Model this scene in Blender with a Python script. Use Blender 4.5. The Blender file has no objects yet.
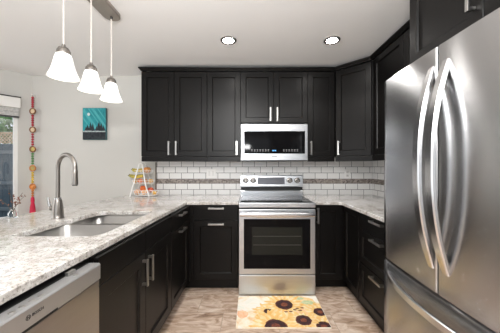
import bpy, bmesh, math, random
from mathutils import Vector, Matrix
R = math.radians
PI = math.pi
random.seed(7)
scene = bpy.context.scene
COL = scene.collection

# ------------------------------------------------------------------ camera
EYE = 1.265
cd = bpy.data.cameras.new('camera')
cam = bpy.data.objects.new('camera', cd)
COL.objects.link(cam)
cam.location = (0, 0, EYE)
cam.rotation_euler = (R(90), 0, 0)
cd.sensor_width = 36
cd.lens = 36 * 245 / 500
cd.shift_y = 0.0014
cd.clip_start = 0.05
cd.clip_end = 200
scene.camera = cam

# ------------------------------------------------------------------ world, lights, exposure
w = bpy.data.worlds.new('world')
scene.world = w
w.use_nodes = True
bg = w.node_tree.nodes['Background']
bg.inputs[0].default_value = (0.86, 0.93, 1.0, 1)
bg.inputs[1].default_value = 1.0
vs = scene.view_settings
vs.view_transform = 'Standard'
vs.look = 'None'
vs.gamma = 1.0
vs.use_curve_mapping = False
vs.exposure = 0.12
scene.cycles.use_denoising = True
scene.cycles.max_bounces = 10
scene.cycles.diffuse_bounces = 5
scene.cycles.glossy_bounces = 5
scene.cycles.sample_clamp_indirect = 6


def area(name, loc, rot, sx, sy, power, color=(1, 1, 1)):
    l = bpy.data.lights.new(name, 'AREA')
    l.shape = 'RECTANGLE'
    l.size = sx
    l.size_y = sy
    l.energy = power
    l.color = color
    o = bpy.data.objects.new(name, l)
    COL.objects.link(o)
    o.location = loc
    o.rotation_euler = rot
    return o


# ceiling lamp behind the camera; unseen fill lights added at rear and dining side
area('ceiling_lamp_light', (-0.2, -0.45, 2.36), (R(25), 0, 0), 0.8, 0.6, 52, (1.0, 0.99, 0.975))
area('bounced_flash_light', (-0.2, -0.30, 1.75), (R(180 - 18), 0, 0), 0.4, 0.4, 78, (0.99, 1.0, 1.0))
area('rear_fill_light', (-1.0, -2.3, 1.35), (R(90), 0, 0), 3.2, 1.9, 16, (0.96, 0.98, 1.0))
area('dining_side_fill_light', (-3.95, 0.6, 1.45), (R(90), 0, R(-90)), 1.8, 1.3, 26, (0.96, 0.98, 1.0))

# ------------------------------------------------------------------ material helpers


def new_mat(name):
    m = bpy.data.materials.new(name)
    m.use_nodes = True
    return m, m.node_tree.nodes, m.node_tree.links, m.node_tree.nodes['Principled BSDF']


def mat(name, color, rough=0.5, metal=0.0, coat=0.0, emit=None, estr=0.0, spec=0.5, trans=0.0, bump=None, ior=None):
    m, n, l, b = new_mat(name)
    b.inputs['Base Color'].default_value = (*color, 1)
    b.inputs['Roughness'].default_value = rough
    b.inputs['Metallic'].default_value = metal
    b.inputs['Coat Weight'].default_value = coat
    b.inputs['Coat Roughness'].default_value = 0.08
    b.inputs['Specular IOR Level'].default_value = spec
    b.inputs['Transmission Weight'].default_value = trans
    if ior:
        b.inputs['IOR'].default_value = ior
    if emit:
        b.inputs['Emission Color'].default_value = (*emit, 1)
        b.inputs['Emission Strength'].default_value = estr
    if bump:
        scale, strength, stretch = bump
        tc = n.new('ShaderNodeTexCoord')
        mp = n.new('ShaderNodeMapping')
        mp.inputs['Scale'].default_value = stretch
        l.new(tc.outputs['Object'], mp.inputs[0])
        t = n.new('ShaderNodeTexNoise')
        t.inputs['Scale'].default_value = scale
        t.inputs['Detail'].default_value = 4
        l.new(mp.outputs[0], t.inputs['Vector'])
        bp = n.new('ShaderNodeBump')
        bp.inputs['Strength'].default_value = strength
        bp.inputs['Distance'].default_value = 0.002
        l.new(t.outputs[0], bp.inputs['Height'])
        l.new(bp.outputs[0], b.inputs['Normal'])
    return m


def ramp(n, stops):
    r = n.new('ShaderNodeValToRGB')
    e = r.color_ramp.elements
    while len(e) < len(stops):
        e.new(0.5)
    for k, (p, c) in enumerate(stops):
        e[k].position = p
        e[k].color = (*c, 1)
    return r


def noise(n, l, vec, scale, detail=4, rough=0.55, dist=0.0):
    t = n.new('ShaderNodeTexNoise')
    t.inputs['Scale'].default_value = scale
    t.inputs['Detail'].default_value = detail
    t.inputs['Roughness'].default_value = rough
    t.inputs['Distortion'].default_value = dist
    l.new(vec, t.inputs['Vector'])
    return t


def mixc(n, l, fac, a, b, mode='MIX'):
    x = n.new('ShaderNodeMix')
    x.data_type = 'RGBA'
    x.blend_type = mode
    for src, idx in ((fac, 0), (a, 6), (b, 7)):
        if hasattr(src, 'is_linked'):
            l.new(src, x.inputs[idx])
        elif isinstance(src, (int, float)):
            x.inputs[idx].default_value = src
        else:
            x.inputs[idx].default_value = (*src, 1)
    return x.outputs[2]


def steel(name, color, rough, stretch, aniso=0.0, vary=1.0):
    m, n, l, b = new_mat(name)
    b.inputs['Metallic'].default_value = 1
    tc = n.new('ShaderNodeTexCoord')
    mp = n.new('ShaderNodeMapping')
    mp.inputs['Scale'].default_value = stretch
    l.new(tc.outputs['Object'], mp.inputs[0])
    t = noise(n, l, mp.outputs[0], 1.0, 3)
    c = mixc(n, l, t.outputs[0], tuple(x * (1 - 0.10 * vary) for x in color), tuple(min(1, x * (1 + 0.08 * vary)) for x in color))
    l.new(c, b.inputs['Base Color'])
    mr = n.new('ShaderNodeMapRange')
    mr.inputs['To Min'].default_value = rough * (1 - 0.15 * vary)
    mr.inputs['To Max'].default_value = rough * (1 + 0.2 * vary)
    l.new(t.outputs[0], mr.inputs[0])
    l.new(mr.outputs[0], b.inputs['Roughness'])
    if aniso:
        b.inputs['Anisotropic'].default_value = aniso
        b.inputs['Anisotropic Rotation'].default_value = 0.25
        tg = n.new('ShaderNodeTangent')
        tg.direction_type = 'RADIAL'
        tg.axis = 'Z'
        l.new(tg.outputs[0], b.inputs['Tangent'])
    return m


def wood_black():
    m, n, l, b = new_mat('espresso_wood')
    tc = n.new('ShaderNodeTexCoord')
    mp = n.new('ShaderNodeMapping')
    mp.inputs['Scale'].default_value = (60, 60, 4)
    l.new(tc.outputs['Object'], mp.inputs[0])
    t = noise(n, l, mp.outputs[0], 1.0, 5, 0.6, 0.4)
    c = mixc(n, l, t.outputs[0], (0.0018, 0.0016, 0.0015), (0.0062, 0.0053, 0.0049))
    l.new(c, b.inputs['Base Color'])
    b.inputs['Roughness'].default_value = 0.37
    b.inputs['Specular IOR Level'].default_value = 0.23
    bp = n.new('ShaderNodeBump')
    bp.inputs['Strength'].default_value = 0.10
    bp.inputs['Distance'].default_value = 0.001
    l.new(t.outputs[0], bp.inputs['Height'])
    l.new(bp.outputs[0], b.inputs['Normal'])
    return m


def granite():
    m, n, l, b = new_mat('speckled_granite')
    tc = n.new('ShaderNodeTexCoord')
    v = tc.outputs['Object']
    big = noise(n, l, v, 9, 5, 0.6, 0.8)
    r1 = ramp(n, [(0.32, (0.38, 0.345, 0.32)), (0.45, (0.565, 0.54, 0.515)), (0.60, (0.68, 0.67, 0.66))])
    l.new(big.outputs[0], r1.inputs[0])
    med = noise(n, l, v, 48, 5, 0.65, 0.5)
    r2 = ramp(n, [(0.36, (0.42, 0.38, 0.35)), (0.47, (0.86, 0.84, 0.81)), (0.60, (1, 1, 1))])
    l.new(med.outputs[0], r2.inputs[0])
    c = mixc(n, l, 0.75, r1.outputs[0], r2.outputs[0], 'MULTIPLY')
    fine = noise(n, l, v, 120, 3, 0.7)
    r3 = ramp(n, [(0.37, (0.10, 0.095, 0.09)), (0.45, (1, 1, 1))])
    l.new(fine.outputs[0], r3.inputs[0])
    c = mixc(n, l, 0.65, c, r3.outputs[0], 'MULTIPLY')
    l.new(c, b.inputs['Base Color'])
    b.inputs['Roughness'].default_value = 0.09
    b.inputs['Coat Weight'].default_value = 0.25
    return m


def plane_vec(n, l, axes, off):
    tc = n.new('ShaderNodeTexCoord')
    s = n.new('ShaderNodeSeparateXYZ')
    l.new(tc.outputs['Object'], s.inputs[0])
    cb = n.new('ShaderNodeCombineXYZ')
    for k, a in enumerate(axes):
        ad = n.new('ShaderNodeMath')
        ad.inputs[1].default_value = off[k]
        l.new(s.outputs['XYZ'.index(a)], ad.inputs[0])
        l.new(ad.outputs[0], cb.inputs[k])
    return cb.outputs[0]


def brick_mat(name, axes, off, bw, rh, mortar, c1, c2, cm, rough=0.15, bump=0.4, offset=0.5):
    m, n, l, b = new_mat(name)
    v = plane_vec(n, l, axes, off)
    t = n.new('ShaderNodeTexBrick')
    t.offset = offset
    t.inputs['Color1'].default_value = (*c1, 1)
    t.inputs['Color2'].default_value = (*c2, 1)
    t.inputs['Mortar'].default_value = (*cm, 1)
    t.inputs['Scale'].default_value = 1
    t.inputs['Mortar Size'].default_value = mortar
    t.inputs['Mortar Smooth'].default_value = 0.1
    t.inputs['Brick Width'].default_value = bw
    t.inputs['Row Height'].default_value = rh
    l.new(v, t.inputs[0])
    l.new(t.outputs[0], b.inputs['Base Color'])
    mr = n.new('ShaderNodeMapRange')
    mr.inputs['To Min'].default_value = rough
    mr.inputs['To Max'].default_value = 0.8
    l.new(t.outputs[1], mr.inputs[0])
    l.new(mr.outputs[0], b.inputs['Roughness'])
    bp = n.new('ShaderNodeBump')
    bp.invert = True
    bp.inputs['Strength'].default_value = bump
    bp.inputs['Distance'].default_value = 0.002
    l.new(t.outputs[1], bp.inputs['Height'])
    l.new(bp.outputs[0], b.inputs['Normal'])
    return m


def floor_mat():
    m, n, l, b = new_mat('marbled_floor_tile')
    tc = n.new('ShaderNodeTexCoord')
    v = tc.outputs['Object']
    br = n.new('ShaderNodeTexBrick')
    br.offset = 0.5
    br.inputs['Color1'].default_value = (0.0, 0.0, 0.0, 1)
    br.inputs['Color2'].default_value = (1, 1, 1, 1)
    br.inputs['Mortar'].default_value = (0.5, 0.5, 0.5, 1)
    br.inputs['Scale'].default_value = 1
    br.inputs['Brick Width'].default_value = 0.46
    br.inputs['Row Height'].default_value = 0.305
    br.inputs['Mortar Size'].default_value = 0.0025
    l.new(v, br.inputs[0])
    # each tile is cut from another place of the marbling
    ad = n.new('ShaderNodeVectorMath')
    ad.operation = 'MULTIPLY_ADD'
    ad.inputs[1].default_value = (3.1, 2.3, 5.0)
    l.new(br.outputs[0], ad.inputs[0])
    l.new(v, ad.inputs[2])
    mp = n.new('ShaderNodeMapping')
    mp.inputs['Rotation'].default_value = (0, 0, R(32))
    mp.inputs['Scale'].default_value = (1.0, 2.6, 1.0)
    l.new(ad.outputs[0], mp.inputs[0])
    t = noise(n, l, mp.outputs[0], 5.0, 8, 0.62, 1.6)
    r = ramp(n, [(0.28, (0.19, 0.11, 0.07)), (0.42, (0.39, 0.27, 0.19)), (0.54, (0.55, 0.42, 0.33)), (0.70, (0.72, 0.62, 0.53))])
    l.new(t.outputs[0], r.inputs[0])
    c = mixc(n, l, br.outputs[1], r.outputs[0], (0.36, 0.28, 0.21))
    l.new(c, b.inputs['Base Color'])
    b.inputs['Roughness'].default_value = 0.38
    return m


M = {}
M['wood'] = wood_black()
M['granite'] = granite()
M['floor'] = floor_mat()
M['wall'] = mat('wall_paint', (0.595, 0.588, 0.558), 0.75, bump=(180, 0.08, (1, 1, 1)))
M['ceiling'] = mat('ceiling_paint', (0.88, 0.875, 0.868), 0.85, bump=(90, 0.35, (1, 1, 1)))
M['white'] = mat('white_paint', (0.82, 0.81, 0.79), 0.4)
M['steel'] = steel('brushed_steel', (0.575, 0.59, 0.615), 0.32, (3, 3, 160))
M['fridge'] = steel('fridge_steel', (0.52, 0.52, 0.525), 0.26, (3, 3, 220), 0.95, 0.15)
M['bright_steel'] = steel('polished_steel', (0.60, 0.60, 0.605), 0.26, (60, 60, 4))
M['handle_steel'] = mat('handle_steel', (0.62, 0.62, 0.625), 0.24, 1.0)
M['nickel'] = mat('satin_nickel', (0.48, 0.47, 0.455), 0.28, 1.0)
M['faucet'] = mat('brushed_nickel', (0.27, 0.25, 0.23), 0.33, 1.0)
M['canopy'] = mat('canopy_nickel', (0.42, 0.38, 0.345), 0.45, 0.9)
M['dw'] = mat('dishwasher_panel', (0.46, 0.46, 0.465), 0.36, 0.8)
M['sink'] = mat('sink_steel', (0.43, 0.42, 0.405), 0.38, 1.0)
M['black'] = mat('black_plastic', (0.006, 0.006, 0.006), 0.4)
M['glass_black'] = mat('black_glass', (0.003, 0.003, 0.0035), 0.06, spec=0.09)
M['oven_window'] = mat('oven_window_glass', (0.012, 0.013, 0.011), 0.08, spec=0.16)
M['display'] = mat('display_glass', (0.16, 0.165, 0.19), 0.15)
M['dark_metal'] = mat('dark_metal', (0.05, 0.048, 0.046), 0.35, 0.8)
M['print_white'] = mat('white_print', (0.40, 0.40, 0.42), 0.5)
M['blue_led'] = mat('blue_clock_digits', (0.05, 0.2, 0.5), 0.5, emit=(0.15, 0.5, 1.0), estr=1.2)
M['led'] = mat('downlight_lens', (1, 1, 1), 0.5, emit=(1.0, 0.965, 0.92), estr=75)
M['shade'] = mat('frosted_lit_shade', (0.92, 0.91, 0.88), 0.35, emit=(1.0, 0.97, 0.92), estr=0.72)
M['bulb'] = mat('lit_bulb', (1, 1, 1), 0.4, emit=(1.0, 0.93, 0.82), estr=18)
M['cord'] = mat('clear_cord', (0.62, 0.58, 0.54), 0.35)
M['outlet'] = mat('outlet_plastic', (0.80, 0.79, 0.77), 0.35)
TW, TR = 0.1544, 0.0772
TILE1, TILE2, GROUT = (0.80, 0.79, 0.775), (0.76, 0.75, 0.735), (0.06, 0.055, 0.055)
M['tile_lo'] = brick_mat('subway_tile_lower', 'XZ', (1.0255 + TW / 2, -0.904), TW, TR, 0.0028, TILE1, TILE2, GROUT)
M['tile_up'] = brick_mat('subway_tile_upper', 'XZ', (1.0255 + TW / 2, -1.1155), TW, TR, 0.0028, TILE1, TILE2, GROUT)
M['tile_lo_r'] = brick_mat('subway_tile_lower_side', 'YZ', (0.03, -0.904), TW, TR, 0.0028, TILE1, TILE2, GROUT)
M['tile_up_r'] = brick_mat('subway_tile_upper_side', 'YZ', (0.03, -1.1155), TW, TR, 0.0028, TILE1, TILE2, GROUT)
M['mosaic'] = brick_mat('mosaic_tile', 'XZ', (0, -1.0715), 0.021, 0.0143, 0.0012, (0.10, 0.08, 0.07), (0.42, 0.36, 0.32), (0.20, 0.18, 0.165), 0.2)
M['mosaic_r'] = brick_mat('mosaic_tile_side', 'YZ', (0, -1.0715), 0.021, 0.0143, 0.0012, (0.10, 0.08, 0.07), (0.42, 0.36, 0.32), (0.20, 0.18, 0.165), 0.2)

# ------------------------------------------------------------------ mesh helpers


def BM():
    return bmesh.new()


def box(bm, x0, x1, y0, y1, z0, z1, bev=0.0, seg=2):
    mtx = Matrix.Translation(((x0 + x1) / 2, (y0 + y1) / 2, (z0 + z1) / 2)) @ Matrix.Diagonal((abs(x1 - x0), abs(y1 - y0), abs(z1 - z0), 1))
    g = bmesh.ops.create_cube(bm, size=1, matrix=mtx)
    if bev > 0:
        es = list({e for v in g['verts'] for e in v.link_edges})
        bmesh.ops.bevel(bm, geom=es, offset=bev, segments=seg, affect='EDGES', profile=0.5)


def loft(bm, loops, cap0=True, cap1=True, closed=True):
    rings = [[bm.verts.new(p) for p in lp] for lp in loops]
    n = len(rings[0])
    for a, b in zip(rings[:-1], rings[1:]):
        for i in range(n if closed else n - 1):
            j = (i + 1) % n
            bm.faces.new((a[i], a[j], b[j], b[i]))
    if cap0:
        bm.faces.new(list(reversed(rings[0])))
    if cap1:
        bm.faces.new(rings[-1])
    return rings


def panel_door(bm, x0, x1, z0, z1, stile=0.058, t=0.020, rail=None):
    """shaker door in the x-z plane, front at y=0, back at y=t: stiles and rails round a recessed panel"""
    rail = rail or stile

    def rect(i, j, y):
        return [(x0 + i, y, z0 + j), (x1 - i, y, z0 + j), (x1 - i, y, z1 - j), (x0 + i, y, z1 - j)]
    loft(bm, [rect(0, 0, t), rect(0, 0, 0.002), rect(0.002, 0.002, 0), rect(stile, rail, 0), rect(stile + 0.004, rail + 0.004, 0.004),
              rect(stile + 0.008, rail + 0.008, 0.011)])


def tube(bm, pts, r, n=10, cap=True):
    pts = [Vector(p) for p in pts]
    rs = r if isinstance(r, (list, tuple)) else [r] * len(pts)
    T = []
    for i in range(len(pts)):
        a = pts[max(0, i - 1)]
        b = pts[min(len(pts) - 1, i + 1)]
        T.append((b - a).normalized())
    u = T[0].orthogonal().normalized()
    loops = []
    for i, p in enumerate(pts):
        if i:
            q = T[i - 1].rotation_difference(T[i])
            u = q @ u
        v = T[i].cross(u).normalized()
        loops.append([p + (u * math.cos(2 * PI * k / n) + v * math.sin(2 * PI * k / n)) * rs[i] for k in range(n)])
    loft(bm, loops, cap, cap)


def lathe(bm, prof, loc=(0, 0, 0), n=28, axis='Z', cap0=True, cap1=True):
    loops = []
    for r, h in prof:
        lp = []
        for k in range(n):
            a = 2 * PI * k / n
            if axis == 'Z':
                p = (r * math.cos(a), r * math.sin(a), h)
            elif axis == 'Y':
                p = (r * math.cos(a), h, r * math.sin(a))
            else:
                p = (h, r * math.cos(a), r * math.sin(a))
            lp.append((p[0] + loc[0], p[1] + loc[1], p[2] + loc[2]))
        loops.append(lp)
    loft(bm, loops, cap0, cap1)


def prism(bm, pts, z0, z1):
    loft(bm, [[(x, y, z0) for x, y in pts], [(x, y, z1) for x, y in pts]])


def rrect(x0, x1, y0, y1, r, seg=6):
    out = []
    for cx, cy, a0 in ((x1 - r, y1 - r, 0), (x0 + r, y1 - r, 90), (x0 + r, y0 + r, 180), (x1 - r, y0 + r, 270)):
        for k in range(seg + 1):
            a = R(a0 + 90 * k / seg)
            out.append((cx + r * math.cos(a), cy + r * math.sin(a)))
    return out


def obj(name, bm, m, parent=None, smooth=None):
    bmesh.ops.recalc_face_normals(bm, faces=bm.faces[:])
    me = bpy.data.meshes.new(name)
    bm.to_mesh(me)
    bm.free()
    for x in (m if isinstance(m, (list, tuple)) else [m]):
        me.materials.append(x)
    if smooth:
        me.polygons.foreach_set('use_smooth', [True] * len(me.polygons))
        me.set_sharp_from_angle(angle=R(smooth))
    o = bpy.data.objects.new(name, me)
    COL.objects.link(o)
    if parent is not None:
        o.parent = parent
    return o


def tag(o, label=None, cat=None, group=None, kind=None):
    if label:
        o['label'] = label
    if cat:
        o['category'] = cat
    if group:
        o['group'] = group
    if kind:
        o['kind'] = kind
    return o


def thing(name, label, cat, loc=(0, 0, 0), rz=0.0, group=None, kind=None):
    o = bpy.data.objects.new(name, None)
    o.empty_display_size = 0.1
    COL.objects.link(o)
    o.location = loc
    o.rotation_euler = (0, 0, rz)
    return tag(o, label, cat, group, kind)


def copy_tree(o, parent=None):
    c = o.copy()
    COL.objects.link(c)
    if parent is not None:
        c.parent = parent
    for ch in list(o.children):
        copy_tree(ch, c)
    return c


def struct(name, bm, m, label, cat, parent=None, smooth=None):
    o = obj(name, bm, m, parent, smooth)
    return tag(o, label, cat, None, 'structure')


# ------------------------------------------------------------------ room shell
CEIL = 2.43
WY = 3.121          # back wall
RX = 1.56           # right wall
CX, CY = -2.77, 3.121   # corner where the back wall turns into the angled wall
LX = -4.05
DX, DY = -0.66, -0.75
BL = (CX - LX) / 0.66   # length of the angled wall
EX, EY = LX, CY + DY * BL
REAR = -2.4

b = BM()
prism(b, [(RX + 0.12, REAR - 0.1), (RX + 0.12, WY + 0.12), (CX - 0.03, WY + 0.12), (LX - 0.1, EY + 0.02), (LX - 0.1, REAR - 0.1)], -0.06, 0)
struct('floor', b, M['floor'], 'beige and brown marbled tile floor', 'floor')
b = BM()
prism(b, [(RX + 0.12, REAR - 0.1), (RX + 0.12, WY + 0.12), (CX - 0.03, WY + 0.12), (LX - 0.1, EY + 0.02), (LX - 0.1, REAR - 0.1)], CEIL, CEIL + 0.06)
struct('ceiling', b, M['ceiling'], 'white lightly textured ceiling', 'ceiling')
b = BM()
box(b, CX - 0.02, RX + 0.12, WY, WY + 0.12, 0, CEIL)
struct('wall_back', b, M['wall'], 'warm off white painted wall behind the range', 'wall')
b = BM()
box(b, RX, RX + 0.12, REAR, WY, 0, CEIL)
struct('wall_right', b, M['wall'], 'warm off white wall behind the refrigerator', 'wall')

# angled wall with its window: local x runs along the wall from the corner, local y goes outwards
ang = math.atan2(DY, DX)
WS0, WS1, WZ0, WZ1 = 0.135, 1.35, 0.62, 2.10
wl = thing('wall_left', 'off white angled wall with a window in it', 'wall', (CX, CY, 0), ang, kind='structure')


def wbox(x0, x1, z0, z1, y0=-0.12, y1=0.0):
    b = BM()
    box(b, x0, x1, y0, y1, z0, z1)
    return b


b = BM()
for x0, x1, z0, z1 in ((0, WS0, 0, CEIL), (WS1, BL, 0, CEIL), (WS0, WS1, 0, WZ0), (WS0, WS1, WZ1, CEIL)):
    box(b, x0, x1, -0.12, 0.0, z0, z1)
obj('wall_panel', b, M['wall'], wl)
win = thing('window_1', 'white framed window in the angled wall', 'window', (CX, CY, 0), ang, kind='structure')
b = BM()
f = 0.038
for x0, x1, z0, z1 in ((WS0, WS0 + f, WZ0, WZ1), (WS1 - f, WS1, WZ0, WZ1), (WS0 + f, WS1 - f, WZ0, WZ0 + f), (WS0 + f, WS1 - f, WZ1 - f, WZ1), (0.72, 0.76, WZ0 + f, WZ1 - f)):
    box(b, x0, x1, -0.10, -0.02, z0, z1, 0.003)
obj('window_frame', b, M['white'], win)
gm, gn, gl, gb = new_mat('window_glass')
gn.remove(gb)
tr = gn.new('ShaderNodeBsdfTransparent')
gs = gn.new('ShaderNodeBsdfGlossy')
gs.inputs['Roughness'].default_value = 0.02
ms = gn.new('ShaderNodeMixShader')
ms.inputs[0].default_value = 0.06
gl.new(tr.outputs[0], ms.inputs[1])
gl.new(gs.outputs[0], ms.inputs[2])
gl.new(ms.outputs[0], gn['Material Output'].inputs[0])
b = BM()
box(b, WS0 + f, 0.72, -0.066, -0.060, WZ0 + f, WZ1 - f)
obj('window_pane', b, gm, win)
b = BM()
box(b, 0.76, WS1 - f, -0.066, -0.060, WZ0 + f, WZ1 - f)
obj('window_pane', b, gm, win)

# far side and open end of the room, behind the camera
b = BM()
box(b, LX - 0.12, LX, REAR, EY, 0, CEIL)
struct('wall_side', b, M['wall'], 'off white wall of the dining side', 'wall')
b = BM()
for x0, x1, z0, z1 in ((LX, -2.7, 0, CEIL), (0.7, RX, 0, CEIL), (-2.7, 0.7, 2.2, CEIL), (-2.7, 0.7, 0, 0.35)):  # the opening is added in this unseen wall to let world light in
    box(b, x0, x1, REAR - 0.1, REAR, z0, z1)
struct('wall_front', b, M['wall'], 'off white wall with a wide opening added to let light in', 'wall')

# tiled backsplash
bs = thing('tile_backsplash', 'white subway tile backsplash with brown mosaic band on back wall', 'backsplash', kind='structure')
T0 = -1.187
b = BM()
box(b, T0, RX - 0.009, WY - 0.008, WY - 0.0005, 0.916, 1.0585)
obj('subway_tiles', b, M['tile_lo'], bs)
b = BM()
box(b, T0, RX - 0.009, WY - 0.008, WY - 0.0005, 1.115, 1.42)
obj('subway_tiles', b, M['tile_up'], bs)
b = BM()
box(b, T0, RX - 0.009, WY - 0.009, WY - 0.0005, 1.0595, 1.114)
obj('mosaic_band', b, M['mosaic'], bs)
b = BM()
box(b, T0 - 0.014, T0 - 0.0005, WY - 0.011, WY - 0.0005, 0.916, 1.328)
obj('edge_strip', b, mat('bronze_strip', (0.09, 0.06, 0.04), 0.4), bs)
bs = thing('tile_backsplash', 'white subway tile backsplash with brown mosaic band beside the refrigerator', 'backsplash', kind='structure')
b = BM()
box(b, RX - 0.008, RX - 0.0005, 1.55, WY - 0.010, 0.916, 1.0585)
obj('subway_tiles', b, M['tile_lo_r'], bs)
b = BM()
box(b, RX - 0.008, RX - 0.0005, 1.55, WY - 0.010, 1.115, 1.42)
obj('subway_tiles', b, M['tile_up_r'], bs)
b = BM()
box(b, RX - 0.009, RX - 0.0005, 1.55, WY - 0.010, 1.0595, 1.114)
obj('mosaic_band', b, M['mosaic_r'], bs)

# ------------------------------------------------------------------ cabinets


def pull(parent, x, z, L=0.16, vertical=True, out=0.034):
    """square bar pull on the plane y=0"""
    b = BM()
    h = 0.0080
    if vertical:
        box(b, x - h, x + h, -out, -out + 0.011, z - L / 2, z + L / 2, 0.0015)
        for s in (-1, 1):
            zc = z + s * (L / 2 - 0.012)
            box(b, x - h, x + h, -out + 0.009, 0.0005, zc - 0.007, zc + 0.007)
    else:
        box(b, x - L / 2, x + L / 2, -out, -out + 0.011, z - h, z + h, 0.0015)
        for s in (-1, 1):
            xc = x + s * (L / 2 - 0.012)
            box(b, xc - 0.007, xc + 0.007, -out + 0.009, 0.0005, z - h, z + h)
    return obj('handle', b, M['nickel'], parent)


def door(root, x0, x1, z0, z1, handle=None, name='door', stile=0.058):
    b = BM()
    panel_door(b, x0, x1, z0, z1, stile)
    d = obj(name, b, M['wood'], root)
    if handle:
        pull(d, *handle)
    return d


def slab(root, x0, x1, z0, z1, handle=None, name='drawer'):
    b = BM()
    box(b, x0, x1, 0, 0.02, z0, z1, 0.0022)
    d = obj(name, b, M['wood'], root)
    if handle:
        pull(d, *handle)
    return d


def body(root, x0, x1, y1, z0, z1, name='body'):
    b = BM()
    box(b, x0, x1, 0.0215, y1, z0, z1)
    return obj(name, b, M['wood'], root)


G = 0.0016
UZ0, UZ1, UB = 1.390, 2.358, 1.330
UF = 2.808                     # front plane of wall cabinets
UD = WY - UF - 0.002


def rail(root, x0, x1, y0=0.006, y1=0.024):
    b = BM()
    box(b, x0, x1, y0, y1, UB, UZ0 - 0.004, 0.003)
    return obj('light_rail', b, M['wood'], root)


def wall_cab(label, x0, x1, cells, z0=UZ0, with_rail=True):
    r = thing('wall_cabinet', label, 'cabinet', (x0, UF, 0), 0, 'dark wall cabinets')
    W = x1 - x0
    body(r, 0.0005, W - 0.0005, UD, z0 - 0.002, UZ1 + 0.012)
    for a, c, hx in cells:
        door(r, a - x0 + G, c - x0 - G, z0, UZ1, (hx - x0, z0 + 0.092))
    if with_rail:
        rail(r, 0.0005, W - 0.0005)
    return r


wall_cab('dark two-door wall cabinet above the fruit stand, at the wall end', -1.248, -0.493,
         [(-1.248, -0.870, -0.925), (-0.870, -0.493, -0.842)])
wall_cab('dark single-door wall cabinet just before the microwave, beside the two-door one', -0.493, -0.109, [(-0.493, -0.109, -0.152)])
wall_cab('short two-door dark wall cabinet directly above the microwave', -0.109, 0.662,
         [(-0.109, 0.272, 0.233), (0.272, 0.662, 0.311)], 1.775, False)
wall_cab('narrow dark wall cabinet between the microwave and the corner', 0.662, 0.971, [(0.662, 0.971, 0.698)])

# diagonal corner wall cabinet
ax, ay, bx, by = 0.972, UF, 1.262, 2.527
th = math.atan2(by - ay, bx - ax)
dl = math.hypot(bx - ax, by - ay)
r = thing('corner_wall_cabinet', 'dark diagonal corner wall cabinet with one tall door', 'cabinet', (ax, ay, 0), th)
inv = Matrix.Rotation(-th, 4, 'Z') @ Matrix.Translation((-ax, -ay, 0))


def loc2(x, y):
    v = inv @ Vector((x, y, 0))
    return (v.x, v.y)


b = BM()
prism(b, [(0.0, 0.0215), (dl, 0.0215), loc2(RX - 0.002, by + 0.001), loc2(RX - 0.002, WY - 0.002), loc2(ax + 0.002, WY - 0.002)], UZ0 - 0.002, UZ1 + 0.012)
obj('body', b, M['wood'], r)
door(r, 0.012, dl - 0.010, UZ0, UZ1, (0.052, UZ0 + 0.092))
rail(r, 0.004, dl - 0.004)

# wall cabinet on the side wall
r = thing('wall_cabinet', 'dark wall cabinet on the side wall between corner cabinet and refrigerator', 'cabinet', (1.254, 2.522, 0), R(-90), 'dark wall cabinets')
body(r, 0.0005, 1.02, 0.304, UZ0 - 0.002, UZ1 + 0.012)
door(r, 0.03, 0.52, UZ0, UZ1, (0.48, UZ0 + 0.092))
door(r, 0.523, 1.018, UZ0, UZ1, (0.563, UZ0 + 0.092))
rail(r, 0.004, 1.02)

# deep cabinet above the refrigerator
OX = 0.972
r = thing('over_fridge_cabinet', 'deep dark two-door cabinet above the stainless refrigerator', 'cabinet', (OX, 1.495, 0), R(-90))
body(r, 0, 0.95, RX - OX - 0.002, 1.868, UZ1 + 0.012)
door(r, 0.002, 0.4735, 1.872, UZ1, (0.4735 - 0.042, 1.872 + 0.148))
door(r, 0.4765, 0.948, 1.872, UZ1, (0.4765 + 0.042, 1.872 + 0.148))

# crown moulding along the cabinet tops
path = [(-1.249, WY - 0.002), (-1.249, UF), (0.972, UF), (1.256, 2.526), (1.256, 1.498), (OX, 1.498), (OX, 0.545)]
prof = [(-0.018, 0.0), (0.004, 0.0), (0.008, 0.008), (0.024, 0.024), (0.026, 0.034), (-0.018, 0.034)]
cz = UZ1 + 0.0135


def offs(path, d):
    out = []
    for i, p in enumerate(path):
        p = Vector(p)
        ns = []
        if i > 0:
            t = (p - Vector(path[i - 1])).normalized()
            ns.append(Vector((t.y, -t.x)))
        if i < len(path) - 1:
            t = (Vector(path[i + 1]) - p).normalized()
            ns.append(Vector((t.y, -t.x)))
        if len(ns) == 2:
            h = (ns[0] + ns[1]).normalized()
            out.append(p + h * (d / max(0.3, h.dot(ns[0]))))
        else:
            out.append(p + ns[0] * d)
    return out


# the wall side return faces -x: path runs from the wall towards the camera, so the outside is on its right-hand side
b = BM()
cols = [offs(path, d) for d, _ in prof]
loops = []
for i in range(len(path)):
    loops.append([(cols[k][i].x, cols[k][i].y, cz + prof[k][1]) for k in range(len(prof))])
loft(b, loops)
tag(obj('crown_molding', b, M['wood']), 'dark crown moulding running along the tops of all wall cabinets', 'molding')

# base cabinets
BF = 2.490                 # front plane of the back run
BZ0, BZ1 = 0.115, 0.878


def toe(root, x0, x1, y=0.078, y1=0.30):
    b = BM()
    box(b, x0, x1, y, y1, 0.001, BZ0 - 0.004)
    return obj('toe_kick', b, M['wood'], root)


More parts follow.
